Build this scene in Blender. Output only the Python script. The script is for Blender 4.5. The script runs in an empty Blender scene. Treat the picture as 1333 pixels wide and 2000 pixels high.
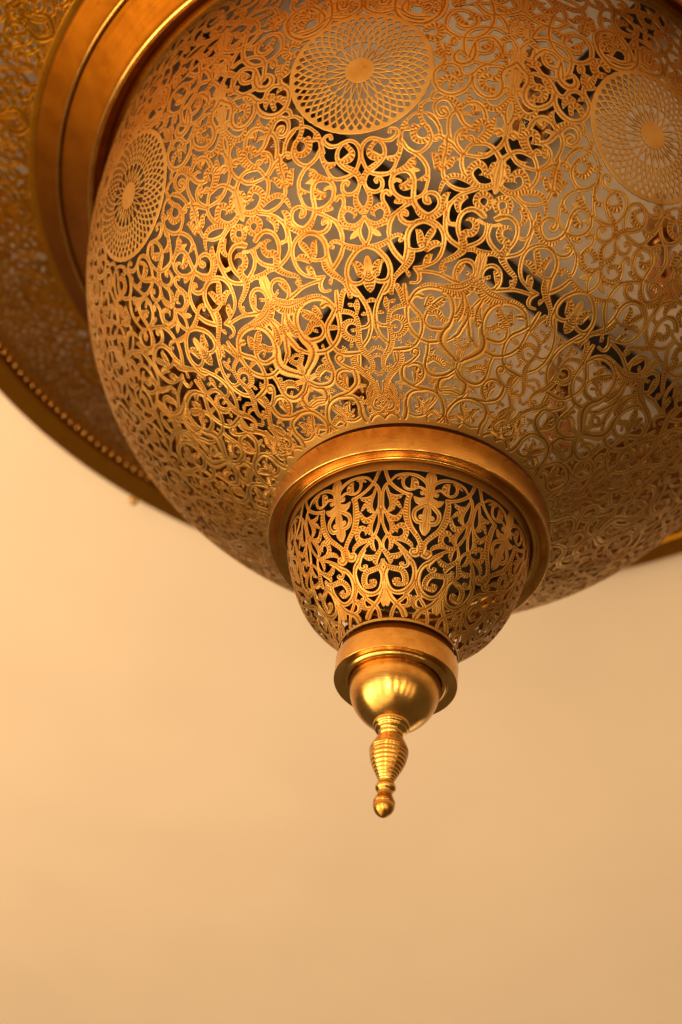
import bpy, math
import numpy as np

PI = math.pi
U = 0.15            # metres per lantern unit (the bowl collar has radius 1 unit)
scene = bpy.context.scene
col = scene.collection

# ------------------------------------------------------------------ camera
CAM_POS = (0.0, -8.562622, -7.475386)
CAM_RIGHT = (0.994633, -0.030801, 0.09877)
CAM_UP = (-0.093764, -0.671894, 0.734688)
CAM_FWD = (-0.043734, 0.740006, 0.671176)
FOCAL = 56.35081   # mm on a 36 mm high sensor
from mathutils import Matrix, Vector
cd = bpy.data.cameras.new('camera')
cam = bpy.data.objects.new('camera', cd); col.objects.link(cam)
m = Matrix.Identity(4)
for i in range(3):
    m[i][0] = CAM_RIGHT[i]; m[i][1] = CAM_UP[i]; m[i][2] = -CAM_FWD[i]; m[i][3] = CAM_POS[i] * U
cam.matrix_world = m
cd.sensor_fit = 'VERTICAL'; cd.sensor_height = 36; cd.sensor_width = 24; cd.lens = FOCAL
cd.clip_start = 0.02; cd.clip_end = 200
cd.dof.use_dof = True; cd.dof.focus_distance = 10.75 * U; cd.dof.aperture_fstop = 3.0
scene.camera = cam

# ------------------------------------------------------------------ world, exposure, lamps
w = bpy.data.worlds.new('World'); scene.world = w; w.use_nodes = True
bg = w.node_tree.nodes['Background']
bg.inputs[0].default_value = (1.0, 0.68, 0.34, 1); bg.inputs[1].default_value = 0.11
vs = scene.view_settings
vs.view_transform = 'Standard'; vs.look = 'None'; vs.exposure = 0.50; vs.gamma = 1.0

WARM = (1.0, 0.76, 0.45)
def lamp(name, loc, target, sx, sy, power, color=WARM):
    ld = bpy.data.lights.new(name, 'AREA'); ld.shape = 'RECTANGLE'; ld.size = sx; ld.size_y = sy
    ld.energy = power; ld.color = color
    o = bpy.data.objects.new(name, ld); col.objects.link(o)
    o.location = loc
    o.rotation_euler = (Vector(target) - Vector(loc)).to_track_quat('-Z', 'Y').to_euler()
    return o
for az, wd, pw in [(-78, 2.8, 98), (-46, .4, 17), (-19, .62, 48), (3, .28, 26), (21, .34, 22), (37, .18, 9), (51, .2, 6)]:
    a = math.radians(az); e = math.radians(-25); d = 4.6
    loc = (d * math.sin(a) * math.cos(e), -d * math.cos(a) * math.cos(e), d * math.sin(e))
    lamp('window_lamp', loc, (0, 0.5, 0.2), wd, 1.5, pw)
lamp('floor_bounce', (-4.0, -2.4, -3.4), (0.8, 1.6, 0.6), 9.0, 6.0, 345)
lamp('far_ceiling_fill', (1.6, 7.5, -0.9), (0.6, 1.0, 0.5), 7.0, 1.8, 60)  # added fill lamp beyond the lantern, out of view, brightening the ceiling

# ------------------------------------------------------------------ materials
def nodes(name):
    mt = bpy.data.materials.new(name); mt.use_nodes = True
    nt = mt.node_tree
    return mt, nt, nt.nodes['Principled BSDF'], nt.links
def mixc(nt, fac, a, b):
    n = nt.nodes.new('ShaderNodeMix'); n.data_type = 'RGBA'
    for k, v in ((0, fac), (6, a), (7, b)):
        if hasattr(v, 'links') or hasattr(v, 'is_output'): nt.links.new(v, n.inputs[k])
        elif k == 0: n.inputs[0].default_value = v
        else: n.inputs[k].default_value = (*v, 1)
    return n.outputs[2]
def ramp(nt, src, a, b, lo=0.0, hi=1.0):
    n = nt.nodes.new('ShaderNodeMapRange'); n.clamp = True
    nt.links.new(src, n.inputs[0])
    n.inputs[1].default_value = a; n.inputs[2].default_value = b; n.inputs[3].default_value = lo; n.inputs[4].default_value = hi
    return n.outputs[0]
def noise(nt, vec, scale, detail=4, rough=0.55):
    n = nt.nodes.new('ShaderNodeTexNoise'); n.inputs['Scale'].default_value = scale
    n.inputs['Detail'].default_value = detail; n.inputs['Roughness'].default_value = rough
    if vec is not None: nt.links.new(vec, n.inputs['Vector'])
    return n.outputs[0]
def brass(name, base, patina, rough=(0.26, 0.42), lathe=False, engrave=False, aniso=0.0, bump=0.12):
    mt, nt, b, L = nodes(name)
    geo = nt.nodes.new('ShaderNodeNewGeometry'); P = geo.outputs['Position']
    b.inputs['Metallic'].default_value = 1.0
    blot = noise(nt, P, 26, 5, 0.6); fine = noise(nt, P, 240, 3, 0.6); big = noise(nt, P, 7, 3, 0.5)
    c = mixc(nt, ramp(nt, blot, 0.42, 0.66, 0, 0.75), base, patina)
    c = mixc(nt, ramp(nt, big, 0.42, 0.66, 0, 0.35), c, tuple(x * y for x, y in zip(base, (1.08, 1.12, 1.2))))
    c = mixc(nt, ramp(nt, noise(nt, P, 95, 4, 0.7), 0.60, 0.74, 0, 0.55), c, tuple(x * 0.55 for x in patina))
    rsrc = blot
    hsrc = fine
    if lathe:   # turning marks: fine rings round the axis
        sep = nt.nodes.new('ShaderNodeSeparateXYZ'); L.new(P, sep.inputs[0])
        def mth(op, a, bb):
            n = nt.nodes.new('ShaderNodeMath'); n.operation = op
            for k, v in ((0, a), (1, bb)):
                if isinstance(v, (int, float)): n.inputs[k].default_value = v
                else: L.new(v, n.inputs[k])
            return n.outputs[0]
        rr = mth('SQRT', mth('ADD', mth('MULTIPLY', sep.outputs[0], sep.outputs[0]), mth('MULTIPLY', sep.outputs[1], sep.outputs[1])), 0)
        an = mth('ARCTAN2', sep.outputs[1], sep.outputs[0])
        cb = nt.nodes.new('ShaderNodeCombineXYZ')
        L.new(mth('MULTIPLY', rr, 900), cb.inputs[0]); L.new(mth('MULTIPLY', an, 3), cb.inputs[1]); L.new(mth('MULTIPLY', sep.outputs[2], 900), cb.inputs[2])
        turn = noise(nt, cb.outputs[0], 1.0, 3, 0.6)
        hsrc = turn
        c = mixc(nt, ramp(nt, turn, 0.5, 0.8, 0, 0.3), c, patina)
        rsrc = mth('ADD', mth('MULTIPLY', turn, 0.5), mth('MULTIPLY', blot, 0.5))
    if engrave:
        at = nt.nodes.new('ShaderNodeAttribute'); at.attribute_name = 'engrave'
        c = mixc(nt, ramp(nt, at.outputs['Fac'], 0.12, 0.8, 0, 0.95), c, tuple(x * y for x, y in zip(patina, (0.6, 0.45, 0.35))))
    L.new(c, b.inputs['Base Color'])
    L.new(ramp(nt, rsrc, 0.3, 0.7, rough[0], rough[1]), b.inputs['Roughness'])
    bp = nt.nodes.new('ShaderNodeBump'); bp.inputs['Strength'].default_value = bump; bp.inputs['Distance'].default_value = 0.0012
    L.new(hsrc, bp.inputs['Height'])
    dent = nt.nodes.new('ShaderNodeBump'); dent.inputs['Strength'].default_value = 0.5 if engrave else 0.25; dent.inputs['Distance'].default_value = 0.004
    L.new(noise(nt, P, 17, 2, 0.4), dent.inputs['Height']); L.new(bp.outputs[0], dent.inputs['Normal'])
    L.new(dent.outputs[0], b.inputs['Normal'])
    if aniso and lathe:
        b.inputs['Anisotropic'].default_value = aniso; b.inputs['Anisotropic Rotation'].default_value = 0.25
        tg = nt.nodes.new('ShaderNodeTangent'); tg.direction_type = 'RADIAL'; tg.axis = 'Z'
        L.new(tg.outputs[0], b.inputs['Tangent'])
    return mt
GOLD = (0.43, 0.24, 0.064); RED = (0.33, 0.135, 0.020)
M_SHEET = brass('engraved_brass', GOLD, RED, (0.38, 0.56), engrave=True)
M_PLAIN = brass('sheet_brass', GOLD, RED, (0.28, 0.42))
M_TURN = brass('turned_brass', (0.62, 0.345, 0.085), (0.38, 0.155, 0.026), (0.17, 0.29), lathe=True, aniso=0.4)
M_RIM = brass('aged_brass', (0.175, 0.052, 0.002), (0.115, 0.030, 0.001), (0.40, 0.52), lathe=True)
M_FLANGE = brass('flange_brass', (0.44, 0.18, 0.011), (0.28, 0.09, 0.006), (0.32, 0.48), engrave=True)
def simple(name, colr, rough, metal=0.0, **kw):
    mt, nt, b, L = nodes(name)
    geo = nt.nodes.new('ShaderNodeNewGeometry')
    n = noise(nt, geo.outputs['Position'], kw.get('scale', 9), 4)
    L.new(mixc(nt, ramp(nt, n, 0.35, 0.65), colr, tuple(x * kw.get('dark', 0.9) for x in colr)), b.inputs['Base Color'])
    b.inputs['Roughness'].default_value = rough; b.inputs['Metallic'].default_value = metal
    if kw.get('bump'):
        n2 = noise(nt, geo.outputs['Position'], kw.get('bscale', 120), 6)
        bp = nt.nodes.new('ShaderNodeBump'); bp.inputs['Strength'].default_value = kw['bump']; bp.inputs['Distance'].default_value = 0.002
        L.new(n2, bp.inputs['Height']); L.new(bp.outputs[0], b.inputs['Normal'])
    return mt
M_CEIL = simple('ceiling_paint', (0.84, 0.65, 0.495), 0.75, dark=0.95, scale=2.2, bump=0.08, bscale=160)
M_IRON = simple('dark_iron', (0.022, 0.014, 0.010), 0.6, 0.0, scale=40)
M_PORC = simple('socket_brass', (0.55, 0.26, 0.06), 0.3, 1.0, scale=40)
M_FIL = simple('filament_wire', (0.25, 0.09, 0.03), 0.45, 0.6)
mt, nt, b, L = nodes('bulb_glass')
b.inputs['Base Color'].default_value = (0.88, 0.56, 0.28, 1); b.inputs['Roughness'].default_value = 0.03
b.inputs['Transmission Weight'].default_value = 1.0; b.inputs['IOR'].default_value = 1.45
M_GLASS = mt

# ------------------------------------------------------------------ mesh helpers
def mesh_np(name, V, F, smooth=True, att=None):
    """one mesh from numpy: V (n,3) in lantern units, F (m,3 or 4)"""
    me = bpy.data.meshes.new(name)
    k = F.shape[1]
    me.vertices.add(len(V)); me.vertices.foreach_set('co', (V * U).astype(np.float32).ravel())
    me.loops.add(F.size); me.loops.foreach_set('vertex_index', F.astype(np.int32).ravel())
    me.polygons.add(len(F))
    me.polygons.foreach_set('loop_start', np.arange(0, F.size, k, dtype=np.int32))
    sm = np.full(len(F), True) if smooth is True else np.asarray(smooth, bool)
    me.polygons.foreach_set('use_smooth', sm)
    me.update(calc_edges=True)
    if att is not None:
        a = me.attributes.new('engrave', 'FLOAT', 'POINT'); a.data.foreach_set('value', att.astype(np.float32))
    return me
def obj(name, me, mat, parent=None):
    o = bpy.data.objects.new(name, me); col.objects.link(o)
    if mat and not me.materials: me.materials.append(mat)
    if parent: o.parent = parent
    return o
def copy_to(o, parent, rz=None, loc=None):
    c = o.copy(); col.objects.link(c); c.parent = parent
    if rz is not None: c.rotation_euler = (0, 0, rz)
    if loc is not None: c.location = loc
    for ch in list(o.children): copy_to(ch, c)
    return c
def spline(pts, n=8):
    P = np.array(pts, float); out = []
    for i in range(len(P) - 1):
        a = P[max(i - 1, 0)]; b0 = P[i]; c = P[i + 1]; d = P[min(i + 2, len(P) - 1)]
        for t in np.linspace(0, 1, n, endpoint=False):
            out.append(0.5 * (2 * b0 + (c - a) * t + (2 * a - 5 * b0 + 4 * c - d) * t * t + (3 * b0 - a - 3 * c + d) * t ** 3))
    out.append(P[-1]); return np.array(out)
def rounded(prof, rad=0.012, n=4):
    """soften the corners of a lathe profile; points with a third value 0 stay sharp"""
    P = [np.array(q[:2], float) for q in prof]; out = [P[0]]
    for i in range(1, len(P) - 1):
        a, q, c = P[i - 1], P[i], P[i + 1]
        rd = prof[i][2] if len(prof[i]) > 2 else rad
        la, lc = np.linalg.norm(a - q), np.linalg.norm(c - q)
        d = min(rd, la * .45, lc * .45)
        if d < 1e-6: out.append(q); continue
        s, e = q + (a - q) / la * d, q + (c - q) / lc * d
        for t in np.linspace(0, 1, n + 1): out.append((1 - t) ** 2 * s + 2 * t * (1 - t) * q + t * t * e)
    out.append(P[-1]); return np.array(out)
def lathe(name, prof, mat, parent=None, seg=256, closed=False):
    prof = np.array(prof, float); n = len(prof)
    th = np.linspace(0, 2 * PI, seg, endpoint=False)
    V = np.stack([prof[None, :, 0] * np.sin(th)[:, None], -prof[None, :, 0] * np.cos(th)[:, None], np.repeat(prof[None, :, 1], seg, 0)], -1).reshape(-1, 3)
    i = np.arange(seg)[:, None]; j = np.arange(n if closed else n - 1)[None, :]
    a = i * n + j; b = ((i + 1) % seg) * n + j; j2 = (j + 1) % n
    F = np.stack([a, b, ((i + 1) % seg) * n + j2, i * n + j2], -1).reshape(-1, 4)
    return obj(name, mesh_np(name, V, F), mat, parent)

# ------------------------------------------------------------------ surfaces of revolution
KB = (2.831615, 2.96732, 2.983148, 2.382902, 1.428409)
DZ = np.array([-.97, -.88, -.78, -.68, -.55, -.4, -.25, -.1, .05]); DR = np.array([.40, .425, .485, .565, .685, .765, .816, .850, .856])
def bowl_r(z):
    Rm, zt, H, n, m_ = KB
    z = np.asarray(z, float); s = np.clip((zt - z) / H, 0, 1)
    return np.where(z >= zt, Rm - 0.08 * (z - zt) ** 2, Rm * (1 - s ** n) ** (1 / m_))
def dome_r(z):
    z = np.clip(np.asarray(z, float), -.97, .05); d = np.gradient(DR, DZ)
    i = np.clip(np.searchsorted(DZ, z) - 1, 0, len(DZ) - 2); h = DZ[i + 1] - DZ[i]; t = (z - DZ[i]) / h
    return ((2 * t ** 3 - 3 * t ** 2 + 1) * DR[i] + (t ** 3 - 2 * t ** 2 + t) * h * d[i]
            + (-2 * t ** 3 + 3 * t ** 2) * DR[i + 1] + (t ** 3 - t ** 2) * h * d[i + 1])
class Surf:
    """profile r(z) with arc length s, and conformal coordinate t = integral ds / r"""
    def __init__(self, rf, Z, s_zero):
        self.Z = Z; self.R = rf(Z)
        S = np.r_[0, np.cumsum(np.hypot(np.diff(self.Z), np.diff(self.R)))]
        self.S = S - s_zero(self)(S)
        rm = (self.R[1:] + self.R[:-1]) / 2
        self.T = np.r_[0, np.cumsum(np.diff(self.S) / rm)]; self.T -= np.interp(0, self.S, self.T)
        dz, dr = np.gradient(self.Z), np.gradient(self.R); l = np.hypot(dz, dr)
        self.nr, self.nz = dz / l, -dr / l
    def t(self, s): return np.interp(s, self.S, self.T)
    def r_s(self, s): return np.interp(s, self.S, self.R)
    def place(self, phi, t, off):
        r = np.interp(t, self.T, self.R); z = np.interp(t, self.T, self.Z)
        nr = np.interp(t, self.T, self.nr); nz = np.interp(t, self.T, self.nz)
        r = r + nr * off; z = z + nz * off
        return np.stack([r * np.sin(phi), -r * np.cos(phi), z], -1)
BOWL = Surf(bowl_r, np.r_[np.linspace(0.215, 0.6, 400), np.linspace(0.6, 3.5, 800)[1:]], lambda q: (lambda S: np.interp(1.0, q.R, S)))
DOME = Surf(dome_r, np.linspace(-0.97, 0.3, 1500), lambda q: (lambda S: 0.0))
class Disc:
    """flat (slightly conical) ring; t = ln r"""
    def __init__(self, r0, z0, r1, z1): self.a = (r0, z0, r1, z1)
    def place(self, phi, t, off):
        r0, z0, r1, z1 = self.a; r = np.exp(t)
        z = z0 + (r - r0) / (r1 - r0) * (z1 - z0) - off
        return np.stack([r * np.sin(phi), -r * np.cos(phi), z], -1)

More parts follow.
